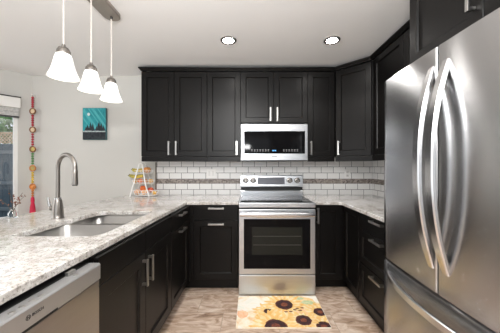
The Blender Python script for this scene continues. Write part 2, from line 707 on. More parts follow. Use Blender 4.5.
# back run, next to the range
x0 = -0.575
r = thing('base_cabinet', 'dark base cabinet with one drawer over one door, beside the range and peninsula corner', 'cabinet', (x0, BF, 0), 0, 'dark base cabinets')
body(r, -0.66, 0.452, 0.625, BZ0 - 0.003, 0.883)
slab(r, 0.004, 0.4515, 0.729, BZ1, (0.232, 0.848, 0.16, False))
door(r, 0.004, 0.4515, BZ0 + 0.008, 0.722, (0.232, 0.688, 0.16, False), stile=0.062)
b = BM()
box(b, -0.052, 0.001, 0.004, 0.0212, BZ0, 0.883)
obj('filler_strip', b, M['wood'], r)
toe(r, -0.60, 0.452)

# peninsula run (slightly out of square with the back wall)
PA = R(88.5)


def pen(Y):
    return (-0.609 - 0.0262 * (2.471 - Y), Y)


def pen_root(name, label, cat, Y, group=None):
    x, y = pen(Y)
    return thing(name, label, cat, (x, y, 0), PA, group)


r = pen_root('base_cabinet', 'dark peninsula cabinet with one drawer over one door, beside the inside corner', 'cabinet', 1.944, 'dark base cabinets')
body(r, 0.045, 0.535, 0.60, BZ0 - 0.003, 0.883)
slab(r, 0.003, 0.475, 0.745, BZ1, (0.255, 0.846, 0.16, False))
door(r, 0.003, 0.475, BZ0 + 0.008, 0.739, (0.255, 0.705, 0.16, False))
b = BM()
box(b, 0.478, 0.535, 0.004, 0.0212, BZ0, 0.883)
obj('filler_strip', b, M['wood'], r)
toe(r, 0.001, 0.60)

r = pen_root('sink_cabinet', 'dark sink cabinet with two false fronts and two doors, in peninsula beside dishwasher', 'cabinet', 1.040)
body(r, 0.001, 0.902, 0.60, BZ0 - 0.003, 0.690)
b = BM()
box(b, 0.001, 0.902, 0.0215, 0.040, 0.690, 0.883)
obj('face_frame', b, M['wood'], r)
slab(r, 0.003, 0.4505, 0.757, BZ1, None, 'false_front')
slab(r, 0.4535, 0.900, 0.757, BZ1, None, 'false_front')
door(r, 0.003, 0.4505, BZ0 + 0.008, 0.751, (0.4505 - 0.036, 0.640), stile=0.07)
door(r, 0.4535, 0.900, BZ0 + 0.008, 0.751, (0.4535 + 0.036, 0.640), stile=0.07)
toe(r, 0.001, 0.902)

# side run on the wall of the refrigerator
SX = 0.945
r = thing('corner_base_cabinet', 'dark corner base cabinet with two narrow doors, beyond the range', 'cabinet', (0.655, BF, 0), 0)
b = BM()
prism(b, [(0.004, 0.0215), (0.3115, 0.0215), (0.3115, -0.360), (0.895, -0.360), (0.895, 0.622), (0.004, 0.622)], BZ0 - 0.003, 0.883)
obj('body', b, M['wood'], r)
door(r, 0.006, 0.272, BZ0 + 0.008, BZ1, (0.033, 0.775), stile=0.055)
d2 = thing('door', None, None, (SX - 0.655, -0.022, 0), R(-90))
d2.parent = r
b = BM()
panel_door(b, 0.0, 0.336, BZ0 + 0.008, BZ1, 0.055)
obj('door_leaf', b, M['wood'], d2)
b = BM()
prism(b, [(0.004, 0.10), (0.37, 0.10), (0.37, -0.360), (0.60, -0.360), (0.60, 0.30), (0.004, 0.30)], 0.001, BZ0 - 0.004)
obj('toe_kick', b, M['wood'], r)

DS = 2.126
r = thing('drawer_cabinet', 'dark base cabinet with three stacked drawers beside the refrigerator', 'cabinet', (SX, DS, 0), R(-90))
DW = DS - 1.552
body(r, 0.001, DW, RX - SX - 0.002, BZ0 - 0.003, 0.883)
hx = DW / 2 + 0.03
slab(r, 0.003, DW - 0.002, 0.741, BZ1, (hx, 0.848, 0.165, False))
for z0, z1 in ((0.458, 0.734), (BZ0 + 0.008, 0.451)):
    d = door(r, 0.003, DW - 0.002, z0, z1, (hx, z1 - 0.030, 0.165, False), 'drawer', 0.055)
toe(r, 0.001, DW)

# ------------------------------------------------------------------ counters
CT, CB = 0.915, 0.885


def counter(name, outer, hole, label):
    b = BM()
    es = []
    for lp in ([outer] + ([hole] if hole else [])):
        vs_ = [b.verts.new((x, y, CT)) for x, y in lp]
        for i in range(len(vs_)):
            es.append(b.edges.new((vs_[i], vs_[(i + 1) % len(vs_)])))
    bmesh.ops.triangle_fill(b, use_beauty=True, edges=es)
    g = bmesh.ops.extrude_face_region(b, geom=b.faces[:])
    vv = [e for e in g['geom'] if isinstance(e, bmesh.types.BMVert)]
    bmesh.ops.translate(b, vec=(0, 0, CB - CT), verts=vv)
    o = obj(name, b, M['granite'])
    bv = o.modifiers.new('edge', 'BEVEL')
    bv.width = 0.004
    bv.segments = 2
    bv.limit_method = 'ANGLE'
    bv.angle_limit = R(50)
    return tag(o, label, 'countertop')


def pe(Y):
    return (-0.637 - 0.0262 * (2.471 - Y), Y)


RX0, RX1 = -0.113, 0.645     # range
outer = [(-1.53, WY - 0.001), (RX0 - 0.003, WY - 0.001), (RX0 - 0.003, 2.466), (-0.622, 2.466), (-0.634, 2.460), pe(2.447), pe(0.36),
         (-1.735, 0.36), (-1.735, 0.9), (-1.728, 1.3), (-1.708, 1.65), (-1.685, 1.9), (-1.652, 2.2), (-1.605, 2.55), (-1.56, 2.9)]
# hole for the double sink: two rounded bowls meeting at a small point on the far side
hole = []


def arc(cx, cy, r, a0, a1, n=6, ry=None):
    return [(cx + r * math.cos(R(a0 + (a1 - a0) * k / n)), cy + (ry or r) * math.sin(R(a0 + (a1 - a0) * k / n))) for k in range(n + 1)]


HX0, HX1, HY0, HY1, HM = -1.228, -0.768, 1.245, 1.950, 1.640
hole += arc(HX1 - 0.06, HY0 + 0.085, 0.06, -90, 0, 6, 0.085)
hole += arc(HX1 - 0.03, HY1 - 0.035, 0.03, 0, 90, 6, 0.035)
hole += arc(HX0 + 0.12, HY1 - 0.13, 0.10, 90, 180, 8, 0.13)
hole += [(HX0 + 0.018, HM + 0.03), (HX0 + 0.024, HM + 0.008), (HX0 + 0.010, HM - 0.006)]
hole += arc(HX0 + 0.028, HY0 + 0.030, 0.028, 180, 270, 6, 0.030)
counter('countertop', outer, hole, 'large speckled beige granite peninsula countertop with the sink cut into it')
outer = [(RX1 + 0.003, WY - 0.001), (RX - 0.001, WY - 0.001), (RX - 0.001, 1.553), (0.916, 1.553), (0.916, 2.446), (0.901, 2.460), (0.886, 2.466), (RX1 + 0.003, 2.466)]
counter('countertop', outer, None, 'short speckled beige granite countertop between range and refrigerator')

# ------------------------------------------------------------------ sink and faucet
sk = thing('kitchen_sink', 'stainless double-bowl sink set under the granite peninsula', 'sink', (-1.0, 1.6, 0.70))


def bowl(y0, y1):
    b = BM()
    x0, x1 = HX0 - 0.012 + 1.0, HX1 + 0.010 + 1.0
    y0 -= 1.6
    y1 -= 1.6
    zt = 0.8835 - 0.70
    L = []
    for ins, z, r_ in ((-0.02, zt, 0.06), (0.0, zt, 0.05), (0.004, zt - 0.006, 0.05), (0.012, zt - 0.15, 0.07), (0.030, zt - 0.172, 0.06), (0.06, zt - 0.178, 0.05)):
        e = 0.006 if ins < 0 else ins
        L.append([(x, y, z) for x, y in rrect(x0 + ins, x1 - ins, y0 + e, y1 - e, r_)])
    loft(b, L, False, True)
    s = obj('basin', b, M['sink'], sk, 40)
    b = BM()
    lathe(b, [(0.045, zt - 0.1775), (0.045, zt - 0.1755), (0.036, zt - 0.1745), (0.030, zt - 0.1775)], ((x0 + x1) / 2, (y0 + y1) / 2, 0), 20)
    obj('drain', b, M['bright_steel'], s, 40)


bowl(HY0 - 0.012, HM + 0.006 - 0.012)
bowl(HM + 0.006 + 0.006, HY1 + 0.014)
b = BM()
box(b, HX0 + 0.985 + 0.02, HX1 + 1.015 - 0.02, HM + 0.001 - 1.6 - 0.007, HM + 0.001 - 1.6 + 0.014, 0.157, 0.1775, 0.004)
obj('divider', b, M['sink'], sk)

FX, FY = -1.322, 1.685
fc = thing('kitchen_faucet', 'tall brushed nickel gooseneck faucet behind the sink', 'faucet', (FX, FY, CT + 0.0005))
b = BM()
lathe(b, [(0.038, 0), (0.038, 0.004), (0.034, 0.010), (0.034, 0.03), (0.031, 0.075), (0.025, 0.118), (0.022, 0.128), (0.0, 0.128)], (0, 0, 0), 28, cap1=False)
obj('base', b, M['faucet'], fc, 40)
b = BM()
lathe(b, [(0.0205, 0.1285), (0.0205, 0.140), (0.0165, 0.142), (0.0165, 0.1285)], (0, 0, 0), 24, cap0=False, cap1=False)
obj('collar', b, M['bright_steel'], fc, 40)
d = Vector((0.92, -0.40, 0)).normalized()
pts = [Vector((0, 0, z)) for z in (0.1285, 0.20, 0.28, 0.335)]
ra = 0.094
for k in range(1, 15):
    a = PI - PI * 1.04 * k / 14
    pts.append(d * (ra + ra * math.cos(a)) + Vector((0, 0, 0.340 + ra * math.sin(a))))
b = BM()
tube(b, pts, 0.0138, 16)
obj('gooseneck', b, M['faucet'], fc, 40)
e = pts[-1]
t = (pts[-1] - pts[-2]).normalized()
b = BM()
tube(b, [e - t * 0.004, e + t * 0.002, e + t * 0.030, e + t * 0.06, e + t * 0.092, e + t * 0.095], [0.0145, 0.0165, 0.0165, 0.018, 0.0195, 0.016], 18)
sh = obj('spray_head', b, M['faucet'], fc, 40)
b = BM()
tube(b, [e + t * 0.0955, e + t * 0.100], [0.0155, 0.0150], 18)
obj('nozzle', b, M['black'], sh, 40)
b = BM()
hd = Vector((-0.95, -0.30, 0)).normalized()
p0 = Vector((0, 0, 0.070)) + hd * 0.026
tube(b, [p0, p0 + hd * 0.018], [0.017, 0.016], 16)
lv = obj('handle', b, M['faucet'], fc, 40)
b = BM()
p1 = p0 + hd * 0.017
tube(b, [p1 + Vector((0, 0, 0.004)), p1 + hd * 0.006 + Vector((0, 0, 0.03)), p1 + hd * 0.012 + Vector((0, 0, 0.075))], [0.009, 0.0095, 0.0065], 12)
obj('lever', b, M['bright_steel'], lv, 40)

# ------------------------------------------------------------------ range
RC = (RX0 + RX1) / 2
rg = thing('range_stove', 'stainless steel electric range with black oven door between base cabinets', 'stove', (RC, 2.40, 0))
hw = (RX1 - RX0) / 2 - 0.001
b = BM()
box(b, -hw + 0.004, hw - 0.004, 0.045, 0.690, 0.03, 0.895)
obj('body', b, M['dark_metal'], rg)
for sx in (-1, 1):
    for y in (0.09, 0.62):
        b = BM()
        lathe(b, [(0.018, 0.001), (0.018, 0.010), (0.010, 0.012), (0.010, 0.030)], (sx * 0.32, y, 0), 12)
        obj('foot', b, M['black'], rg)
b = BM()
box(b, -hw, hw, 0.006, 0.60, 0.8955, 0.914, 0.004)
box(b, -hw, hw, 0.0, 0.05, 0.868, 0.9135, 0.005)
obj('cooktop_frame', b, M['steel'], rg)
# glass top with printed burner rings
b = BM()
box(b, -hw + 0.012, hw - 0.012, 0.052, 0.598, 0.9142, 0.9185, 0.0015)
ck = obj('cooktop_glass', b, M['glass_black'], rg)
ringm = mat('burner_ring_print', (0.22, 0.21, 0.20), 0.3)
for cx_, cy_, rr in ((-0.19, 0.19, 0.115), (0.19, 0.19, 0.10), (-0.19, 0.46, 0.08), (0.19, 0.46, 0.095), (0.0, 0.33, 0.05)):
    b = BM()
    lathe(b, [(rr, 0.9187), (rr, 0.9190), (rr - 0.004, 0.9190), (rr - 0.004, 0.9187), (rr, 0.9187)], (cx_, cy_, 0), 40, cap0=False, cap1=False)
    obj('burner_ring', b, ringm, ck)
# backguard with sloping control face
b = BM()
pr = [(0.690, 0.9145), (0.690, 1.160), (0.655, 1.168), (0.610, 1.166), (0.604, 1.160), (0.592, 1.032), (0.596, 1.024), (0.630, 1.020), (0.632, 0.985), (0.602, 0.980), (0.598, 0.974), (0.598, 0.9145)]
loft(b, [[(-hw - 0.002, y, z) for y, z in pr], [(hw + 0.002, y, z) for y, z in pr]])
bgd = obj('backguard', b, M['steel'], rg)
b = BM()
box(b, -hw + 0.002, hw - 0.002, 0.598, 0.629, 0.988, 1.019)
obj('recess_shade_strip', b, M['black'], bgd)  # black strip put in for the shade inside the backguard recess
tl = math.atan2(0.012, 0.128)


def onface(x, z, out):
    """a point on the sloping control face"""
    y = 0.592 + (z - 1.032) * 0.012 / 0.128
    return Vector((x, y - out, z))


b = BM()
L = []
for o_, ins in ((0.0, 0), (0.002, 0.0), (0.003, 0.001)):
    L.append([onface(x, z, o_) for x, z in ((-0.173 + ins, 1.056 + ins), (0.158 - ins, 1.056 + ins), (0.158 - ins, 1.140 - ins), (-0.173 + ins, 1.140 - ins))])
loft(b, L)
dsp = obj('display', b, M['display'], bgd)
for k, kx in enumerate((-0.318, -0.228, 0.219, 0.312)):
    b = BM()
    p = onface(kx, 1.100, 0)
    lathe(b, [(0.037, p.y + 0.002), (0.037, p.y - 0.0015), (0.0, p.y - 0.0020)], (p.x, 0, p.z), 24, 'Y', cap1=False)
    obj('knob_ring', b, M['black'], bgd, 35)
    b = BM()
    lathe(b, [(0.030, p.y - 0.0005), (0.030, p.y - 0.004), (0.022, p.y - 0.006), (0.0205, p.y - 0.030), (0.018, p.y - 0.033), (0.0, p.y - 0.033)], (p.x, 0, p.z), 24, 'Y', cap1=False)
    kb = obj('knob', b, M['faucet'], bgd, 35)
    b = BM()
    box(b, p.x - 0.0035, p.x + 0.0035, p.y - 0.042, p.y - 0.0325, p.z - 0.019, p.z + 0.019, 0.0015)
    obj('grip', b, M['bright_steel'], kb)
# oven door
b = BM()
box(b, -hw + 0.001, hw - 0.001, 0.004, 0.044, 0.213, 0.852, 0.005)
dr = obj('oven_door', b, M['steel'], rg)
b = BM()
box(b, -0.327, 0.327, 0.0015, 0.0045, 0.268, 0.757, 0.001)
gl_ = obj('door_glass', b, M['glass_black'], dr)
b = BM()
box(b, -0.247, 0.247, 0.0005, 0.0020, 0.405, 0.675, 0.0005)
ww = obj('window', b, M['oven_window'], dr)
for z in (0.50, 0.585):
    b = BM()
    box(b, -0.235, 0.235, -0.0002, 0.0007, z, z + 0.006)
    obj('oven_rack', b, mat('oven_rack_glint', (0.045, 0.045, 0.04), 0.5, 0.3), ww)
b = BM()
L = []
for k in range(17):
    u = -1 + 2 * k / 16
    x = u * 0.362
    yy = -0.045 - 0.010 * (1 - u * u)
    hh = 0.024 * (1 - 0.25 * u ** 6)
    L.append([(x, yy + 0.008 * math.cos(a), 0.807 + hh * math.sin(a)) for a in [2 * PI * q / 14 for q in range(14)]])
loft(b, L)
for s in (-1, 1):
    box(b, s * 0.335 - 0.014, s * 0.335 + 0.014, -0.040, 0.005, 0.793, 0.821, 0.004)
obj('handle', b, M['handle_steel'], dr, 40)
b = BM()
box(b, -hw + 0.001, hw - 0.001, 0.004, 0.044, 0.012, 0.207, 0.005)
obj('drawer', b, M['steel'], rg)

# ------------------------------------------------------------------ microwave
mw = thing('microwave_oven', 'stainless over-the-range microwave with black glass front', 'microwave', (0.276, 2.775, 1.339))
hw = 0.379
b = BM()
box(b, -hw + 0.002, hw - 0.002, 0.032, 0.335, 0.012, 0.416)
obj('body', b, M['dark_metal'], mw)
b = BM()
fr = [(-hw, hw, 0.004, 0.416), (-0.345, 0.349, 0.078, 0.337)]


def rc(a, y):
    return [(a[0], y, a[2]), (a[1], y, a[2]), (a[1], y, a[3]), (a[0], y, a[3])]


def shr(a, i):
    return (a[0] + i, a[1] - i, a[2] + i, a[3] - i)


loft(b, [rc(fr[0], 0.031), rc(fr[0], 0.004), rc(shr(fr[0], 0.004), 0.0), rc(fr[1], 0.0), rc(shr(fr[1], 0.002), 0.004)])
dr = obj('door', b, M['steel'], mw)
b = BM()
box(b, -0.3425, 0.3465, 0.0015, 0.0048, 0.0805, 0.3345, 0.001)
gls = obj('door_glass', b, M['glass_black'], dr)
for k in range(7):
    x = -0.26 + k * 0.031
    for dx_, z_, n_ in ((0, 0.108, 7), (0, 0.122, 7), (0.36, 0.108, 6), (0.36, 0.122, 6)):
        if k < n_:
            b = BM()
            box(b, x + dx_, x + dx_ + 0.013, 0.0011, 0.0016, z_, z_ + 0.0045)
            obj('control_key', b, M['print_white'], gls)
b = BM()
for x in (-0.022, -0.012, 0.002, 0.012):
    box(b, x, x + 0.006, 0.0011, 0.0016, 0.108, 0.121)
obj('clock_display', b, M['blue_led'], gls)
b = BM()
box(b, -0.03, 0.03, -0.0012, 0.0003, 0.046, 0.053)
obj('badge', b, M['dark_metal'], dr)
b = BM()
box(b, -hw + 0.006, hw - 0.006, 0.010, 0.330, -0.004, 0.011)
obj('vent_grille', b, M['black'], mw)
for x in (-0.24, 0.24):
    b = BM()
    box(b, x - 0.05, x + 0.05, 0.10, 0.16, -0.007, -0.0045, 0.001)
    obj('cooktop_lamp', b, M['print_white'], mw)

# ------------------------------------------------------------------ refrigerator
FY0, FY1, FS = 0.632, 1.548, 1.086     # near end, far end, seam of the two doors
fg = thing('refrigerator', 'tall stainless french-door refrigerator with bottom freezer drawer', 'refrigerator', (0.845, FS, 0))
FT = 1.803


def bow(y):
    u = (y - (FY0 + FY1) / 2) / ((FY1 - FY0) / 2)
    return -0.016 * (1 - u * u)


b = BM()
box(b, 0.072, RX - 0.845 - 0.004, FY0 - FS + 0.004, FY1 - FS - 0.004, 0.045, FT - 0.028)
obj('body', b, mat('fridge_case', (0.10, 0.10, 0.10), 0.5, 0.4), fg)
for y in (FY0 + 0.08, FY1 - 0.08):
    b = BM()
    lathe(b, [(0.022, 0.001), (0.022, 0.03), (0.012, 0.034), (0.012, 0.046)], (0.12, y - FS, 0), 12)
    obj('foot', b, M['black'], fg)
    b = BM()
    lathe(b, [(0.022, 0.001), (0.022, 0.03), (0.012, 0.034), (0.012, 0.046)], (0.6, y - FS, 0), 12)
    obj('foot', b, M['black'], fg)


def bowed(y0, y1, z0, z1, top_round=0.008):
    b = BM()
    L = []
    N = 14
    e = 0.006
    ys = [y0, y0 + 0.002, y0 + e] + [y0 + e + (y1 - y0 - 2 * e) * k / N for k in range(1, N)] + [y1 - e, y1 - 0.002, y1]
    for k, y in enumerate(ys):
        dx = bow(y)
        rr = 0.006 if k in (0, len(ys) - 1) else (0.0025 if k in (1, len(ys) - 2) else 0.0)
        t = top_round
        pr = [(0.068, z0), (dx + t + rr, z0), (dx + t * 0.3 + rr, z0 + t * 0.3), (dx + rr, z0 + t), (dx + rr, z1 - t), (dx + t * 0.3 + rr, z1 - t * 0.3), (dx + t + rr, z1), (0.068, z1)]
        L.append([(x, y - FS, z) for x, z in pr])
    loft(b, L)
    return b


def bar_handle(pts, wdir, w, tk):
    """flat bar swept along pts; wdir is the direction of its width"""
    b = BM()
    L = []
    P = [Vector(p) for p in pts]
    for i, p in enumerate(P):
        t = (P[min(i + 1, len(P) - 1)] - P[max(i - 1, 0)]).normalized()
        wv = Vector(wdir)
        nv = t.cross(wv).normalized()
        s = min(1.0, 0.75 + 3.0 * min(i, len(P) - 1 - i) / len(P))
        a, c = w * s / 2, tk / 2
        L.append([p + wv * sx + nv * sy for sx, sy in ((-a, -c * .5), (-a * .8, -c), (a * .8, -c), (a, -c * .5), (a, c * .5), (a * .8, c), (-a * .8, c), (-a, c * .5))])
    loft(b, L)
    return b


SEAMZ = 0.695
dl_ = obj('door', bowed(FS + 0.004, FY1, SEAMZ + 0.006, FT), M['fridge'], fg, 30)
dr_ = obj('door', bowed(FY0, FS - 0.004, SEAMZ + 0.006, FT), M['fridge'], fg, 30)
fd_ = obj('freezer_drawer', bowed(FY0, FY1, 0.075, SEAMZ - 0.004, 0.014), M['fridge'], fg, 30)
b = BM()
box(b, 0.03, 0.07, FY0 - FS + 0.01, FY1 - FS - 0.01, 0.02, 0.072)
obj('kick_grille', b, M['black'], fg)
for dd, y in ((dl_, FS + 0.030), (dr_, FS - 0.052)):
    N = 26
    pts = []
    for k in range(N + 1):
        u = k / N
        z = 0.812 + (1.715 - 0.812) * u
        out = 0.072 * (1 - abs(2 * u - 1) ** 2.3)
        pts.append((bow(y) + 0.004 - out, y - FS, z))
    obj('handle', bar_handle(pts, (0, 1, 0), 0.042, 0.022), M['handle_steel'], dd, 30)
N = 26
pts = []
for k in range(N + 1):
    u = k / N
    y = FY0 + 0.045 + (FY1 - FY0 - 0.09) * u
    out = 0.070 * (1 - abs(2 * u - 1) ** 2.3)
    pts.append((bow(y) + 0.004 - out, y - FS, 0.628))
obj('handle', bar_handle(pts, (0, 0, 1), 0.034, 0.020), M['handle_steel'], fd_, 30)
for y in (FY0 + 0.05, FY1 - 0.05):
    b = BM()
    box(b, 0.02, 0.14, y - FS - 0.03, y - FS + 0.03, FT - 0.0275, FT - 0.004, 0.004)
    obj('hinge_cover', b, M['dark_metal'], fg)

# ------------------------------------------------------------------ dishwasher
dw = pen_root('dishwasher', 'stainless dishwasher with top controls, built into the peninsula beside sink cabinet', 'dishwasher', 0.424)
W = 0.596
b = BM()
box(b, 0.004, W - 0.004, 0.022, 0.58, 0.10, 0.868)
obj('body', b, M['black'], dw)
b = BM()
box(b, 0.002, W - 0.002, -0.022, 0.020, 0.115, 0.799, 0.003)
dd = obj('door', b, steel('dishwasher_steel', (0.36, 0.355, 0.355), 0.33, (3, 3, 160)), dw)
b = BM()
pr = [(0.020, 0.8005), (-0.022, 0.8005), (-0.026, 0.804), (-0.026, 0.862), (-0.022, 0.868), (0.020, 0.868)]
loft(b, [[(0.002, y, z) for y, z in pr], [(W - 0.002, y, z) for y, z in pr]])
cp = obj('control_panel', b, M['dw'], dw)
b = BM()
box(b, 0.215, 0.375, -0.0275, -0.0255, 0.8015, 0.809, 0.0008)
obj('grip_recess', b, M['black'], cp)
for x in (0.10, 0.155, 0.245, 0.275, 0.305, 0.335, 0.48):
    b = BM()
    lathe(b, [(0.0085, 0.8685), (0.0085, 0.8698), (0.006, 0.8704)], (x, -0.006, 0), 16)
    obj('button', b, M['nickel'], cp, 40)
b = BM()
box(b, 0.462, 0.498, 0.006, 0.0195, 0.8685, 0.8825, 0.001)
obj('latch', b, M['nickel'], cp)
b = BM()
lathe(b, [(0.0075, -0.0268), (0.0075, -0.0262), (0.0062, -0.0262), (0.0062, -0.0268), (0.0075, -0.0268)], (0.272, 0, 0.838), 24, 'Y', False, False)
box(b, 0.272 - 0.0035, 0.272 - 0.0023, -0.0268, -0.0262, 0.833, 0.843)
box(b, 0.272 + 0.0023, 0.272 + 0.0035, -0.0268, -0.0262, 0.833, 0.843)
box(b, 0.272 - 0.0025, 0.272 + 0.0025, -0.0268, -0.0262, 0.8374, 0.8386)
inkm = mat('logo_ink', (0.012, 0.012, 0.013), 0.5)
obj('emblem', b, inkm, cp)
fcu = bpy.data.curves.new('lettering', 'FONT')
fcu.body = 'BOSCH'
fcu.size = 0.0118
fcu.extrude = 0.0004
fcu.align_y = 'CENTER'
fcu.materials.append(inkm)
tmp = bpy.data.objects.new('lettering_outline', fcu)
COL.objects.link(tmp)
me = bpy.data.meshes.new_from_object(tmp.evaluated_get(bpy.context.evaluated_depsgraph_get()))
bpy.data.objects.remove(tmp)
me.name = 'lettering'
fo = bpy.data.objects.new('lettering', me)
COL.objects.link(fo)
fo.parent = cp
fo.location = (0.284, -0.0266, 0.8385)
fo.rotation_euler = (R(90), 0, 0)

# ------------------------------------------------------------------ pendants
PXX = -1.05
cn = thing('light_canopy', 'long rounded brushed nickel ceiling canopy carrying the three pendants', 'light canopy', (PXX, 1.62, CEIL))
b = BM()
hl, wr = 0.295, 0.062
ring = arc(0, hl - wr, wr, 0, 180, 10) + arc(0, -hl + wr, wr, 180, 360, 10)
loft(b, [[(x, y, -0.0005) for x, y in ring], [(x, y, -0.024) for x, y in ring], [(x * 0.94, y * 0.985, -0.028) for x, y in ring]])
obj('plate', b, M['canopy'], cn, 40)
for q, y in enumerate((-0.24, 0.0, 0.235)):
    b = BM()
    lathe(b, [(0.009, -0.0285), (0.009, -0.040), (0.005, -0.046)], (0, y, 0), 14)
    obj('cord_grip', b, M['dark_metal'], cn, 40)

labs = ['white glass bell pendant lamp nearest the camera, largest of three over peninsula',
        'white glass bell pendant lamp hanging in the middle of the row of three',
        'white glass bell pendant lamp at the far end of the row, smallest in view']
pend = thing('pendant_lamp', labs[2], 'pendant lamp', (PXX, 1.855, 1.770), 0, 'pendant lamps over the peninsula')
b = BM()
tube(b, [(0, 0, 0.182), (0, 0, CEIL - 0.0465 - 1.770)], 0.0042, 8)
obj('cord', b, M['cord'], pend, 40)
b = BM()
lathe(b, [(0.034, 0.112), (0.035, 0.128), (0.033, 0.150), (0.024, 0.166), (0.010, 0.172), (0.008, 0.186), (0.0, 0.186)], (0, 0, 0), 24, cap1=False)
obj('socket_cap', b, M['faucet'], pend, 40)
b = BM()
out = [(0.028, 0.134), (0.036, 0.128), (0.042, 0.112), (0.047, 0.088), (0.054, 0.058), (0.063, 0.030), (0.072, 0.010), (0.077, 0.0)]
inn = [(r_ - 0.004, z + 0.001) for r_, z in reversed(out)]
lathe(b, out + inn, (0, 0, 0), 36, cap0=False, cap1=False)
obj('lamp_shade', b, M['shade'], pend, 60)
b = BM()
bmesh.ops.create_icosphere(b, subdivisions=2, radius=0.024, matrix=Matrix.Translation((0, 0, 0.068)))
obj('bulb', b, M['bulb'], pend, 60)
for q, y in ((1, 1.62), (0, 1.38)):
    c = copy_tree(pend)
    c.location = (PXX, y, 1.770)
    c['label'] = labs[q]

# ------------------------------------------------------------------ recessed downlights
labs = ['round recessed ceiling downlight above the single-door wall cabinet', 'round recessed ceiling downlight in front of the diagonal corner cabinet']
dn = thing('recessed_downlight', labs[0], 'ceiling light', (-0.197, 2.247, CEIL), 0, 'recessed ceiling downlights')
b = BM()
lathe(b, [(0.074, -0.0005), (0.074, -0.004), (0.066, -0.008), (0.050, -0.006), (0.050, -0.0005)], (0, 0, 0), 36, cap0=False, cap1=False)
obj('trim_ring', b, M['nickel'], dn, 40)
b = BM()
lathe(b, [(0.049, -0.001), (0.049, -0.0045), (0.0, -0.0055)], (0, 0, 0), 32, cap1=False)
obj('lens', b, M['led'], dn, 40)
c = copy_tree(dn)
c.location = (0.752, 2.247, CEIL)
c['label'] = labs[1]
for x in (-0.197, 0.752):
    sl = bpy.data.lights.new('downlight_beam', 'SPOT')
    sl.energy = 34
    sl.color = (1.0, 0.975, 0.94)
    sl.spot_size = R(128)
    sl.spot_blend = 0.55
    sl.shadow_soft_size = 0.05
    so = bpy.data.objects.new('downlight_beam', sl)
    COL.objects.link(so)
    so.location = (x, 2.247, CEIL - 0.065)

# ------------------------------------------------------------------ outlets
o1 = thing('switch_plate', 'white double switch plate on the tiles beside the range', 'switch plate', (-0.492, WY - 0.0095, 1.185))
b = BM()
box(b, -0.058, 0.058, -0.006, 0, -0.058, 0.058, 0.003)
obj('cover_plate', b, M['outlet'], o1)
for x in (-0.024, 0.024):
    b = BM()
    box(b, x - 0.012, x + 0.012, -0.009, -0.0055, -0.030, 0.030, 0.001)
    obj('rocker', b, mat('rocker_plastic', (0.70, 0.69, 0.67), 0.3), o1)
o2 = thing('wall_outlet', 'white electrical outlet on the tiles below the corner wall cabinet', 'outlet', (1.235, WY - 0.0095, 1.180))
b = BM()
box(b, -0.036, 0.036, -0.006, 0, -0.058, 0.058, 0.003)
cpv = obj('cover_plate', b, M['outlet'], o2)
for z in (-0.022, 0.022):
    b = BM()
    box(b, -0.015, 0.015, -0.0085, -0.0055, z - 0.015, z + 0.015, 0.003)
    s = obj('socket', b, mat('socket_plastic', (0.62, 0.60, 0.58), 0.3), o2)
    b = BM()
    for x in (-0.006, 0.006):
        box(b, x - 0.0012, x + 0.0012, -0.0092, -0.0082, z - 0.005, z + 0.006)
    obj('slot', b, M['black'], s)

# ------------------------------------------------------------------ floor mat with sunflowers
mt = thing('floor_mat', 'kitchen floor mat printed with yellow sunflowers, before the oven', 'mat', (0.264, 2.155, 0.0005))
b = BM()
MW, MD = 0.376, 0.237
L = rrect(-MW, MW, -MD, MD, 0.008)
prism(b, L, 0.0, 0.009)
mm, n, l, pb = new_mat('mat_cloth')
tc = n.new('ShaderNodeTexCoord')
t = noise(n, l, tc.outputs['Object'], 7, 4, 0.6, 0.8)
rp = ramp(n, [(0.32, (0.80, 0.50, 0.24)), (0.45, (0.84, 0.74, 0.56)), (0.58, (0.86, 0.82, 0.74)), (0.75, (0.72, 0.74, 0.60))])
l.new(t.outputs[0], rp.inputs[0])
l.new(rp.outputs[0], pb.inputs['Base Color'])
pb.inputs['Roughness'].default_value = 0.9
obj('mat_body', b, mm, mt)


def noisy_mat(name, c1, c2, scale):
    m, n, l, p = new_mat(name)
    tc = n.new('ShaderNodeTexCoord')
    t = noise(n, l, tc.outputs['Object'], scale, 5, 0.65, 0.6)
    r_ = ramp(n, [(0.38, c1), (0.62, c2)])
    l.new(t.outputs[0], r_.inputs[0])
    l.new(r_.outputs[0], p.inputs['Base Color'])
    p.inputs['Roughness'].default_value = 0.9
    return m


petal_m = noisy_mat('petal_print', (0.78, 0.44, 0.12), (0.84, 0.60, 0.26), 14)
petal_m2 = noisy_mat('petal_print_pale', (0.80, 0.55, 0.24), (0.84, 0.70, 0.44), 14)
heart_m = noisy_mat('flower_heart_print', (0.018, 0.007, 0.010), (0.060, 0.018, 0.018), 40)
rim_m = noisy_mat('flower_rim_print', (0.10, 0.025, 0.015), (0.26, 0.075, 0.03), 50)
leaf_m = noisy_mat('leaf_print', (0.42, 0.50, 0.28), (0.66, 0.66, 0.42), 16)
blush_m = noisy_mat('blush_print', (0.85, 0.42, 0.22), (0.88, 0.62, 0.40), 20)
rnd = random.Random(3)
pm = BM()


def clip_poly(pts):
    """keep a print inside the mat's outline"""
    def cut(P, ax, lim, sg):
        o_ = []
        for i in range(len(P)):
            a_, c_ = P[i], P[(i + 1) % len(P)]
            ia, ic = sg * a_[ax] <= sg * lim, sg * c_[ax] <= sg * lim
            if ia:
                o_.append(a_)
            if ia != ic:
                t_ = (lim - a_[ax]) / (c_[ax] - a_[ax])
                o_.append((a_[0] + (c_[0] - a_[0]) * t_, a_[1] + (c_[1] - a_[1]) * t_))
        return o_
    for ax, lim, sg in ((0, MW - 0.003, 1), (0, -MW + 0.003, -1), (1, MD - 0.003, 1), (1, -MD + 0.003, -1)):
        pts = cut(pts, ax, lim, sg)
        if len(pts) < 3:
            return []
    return pts


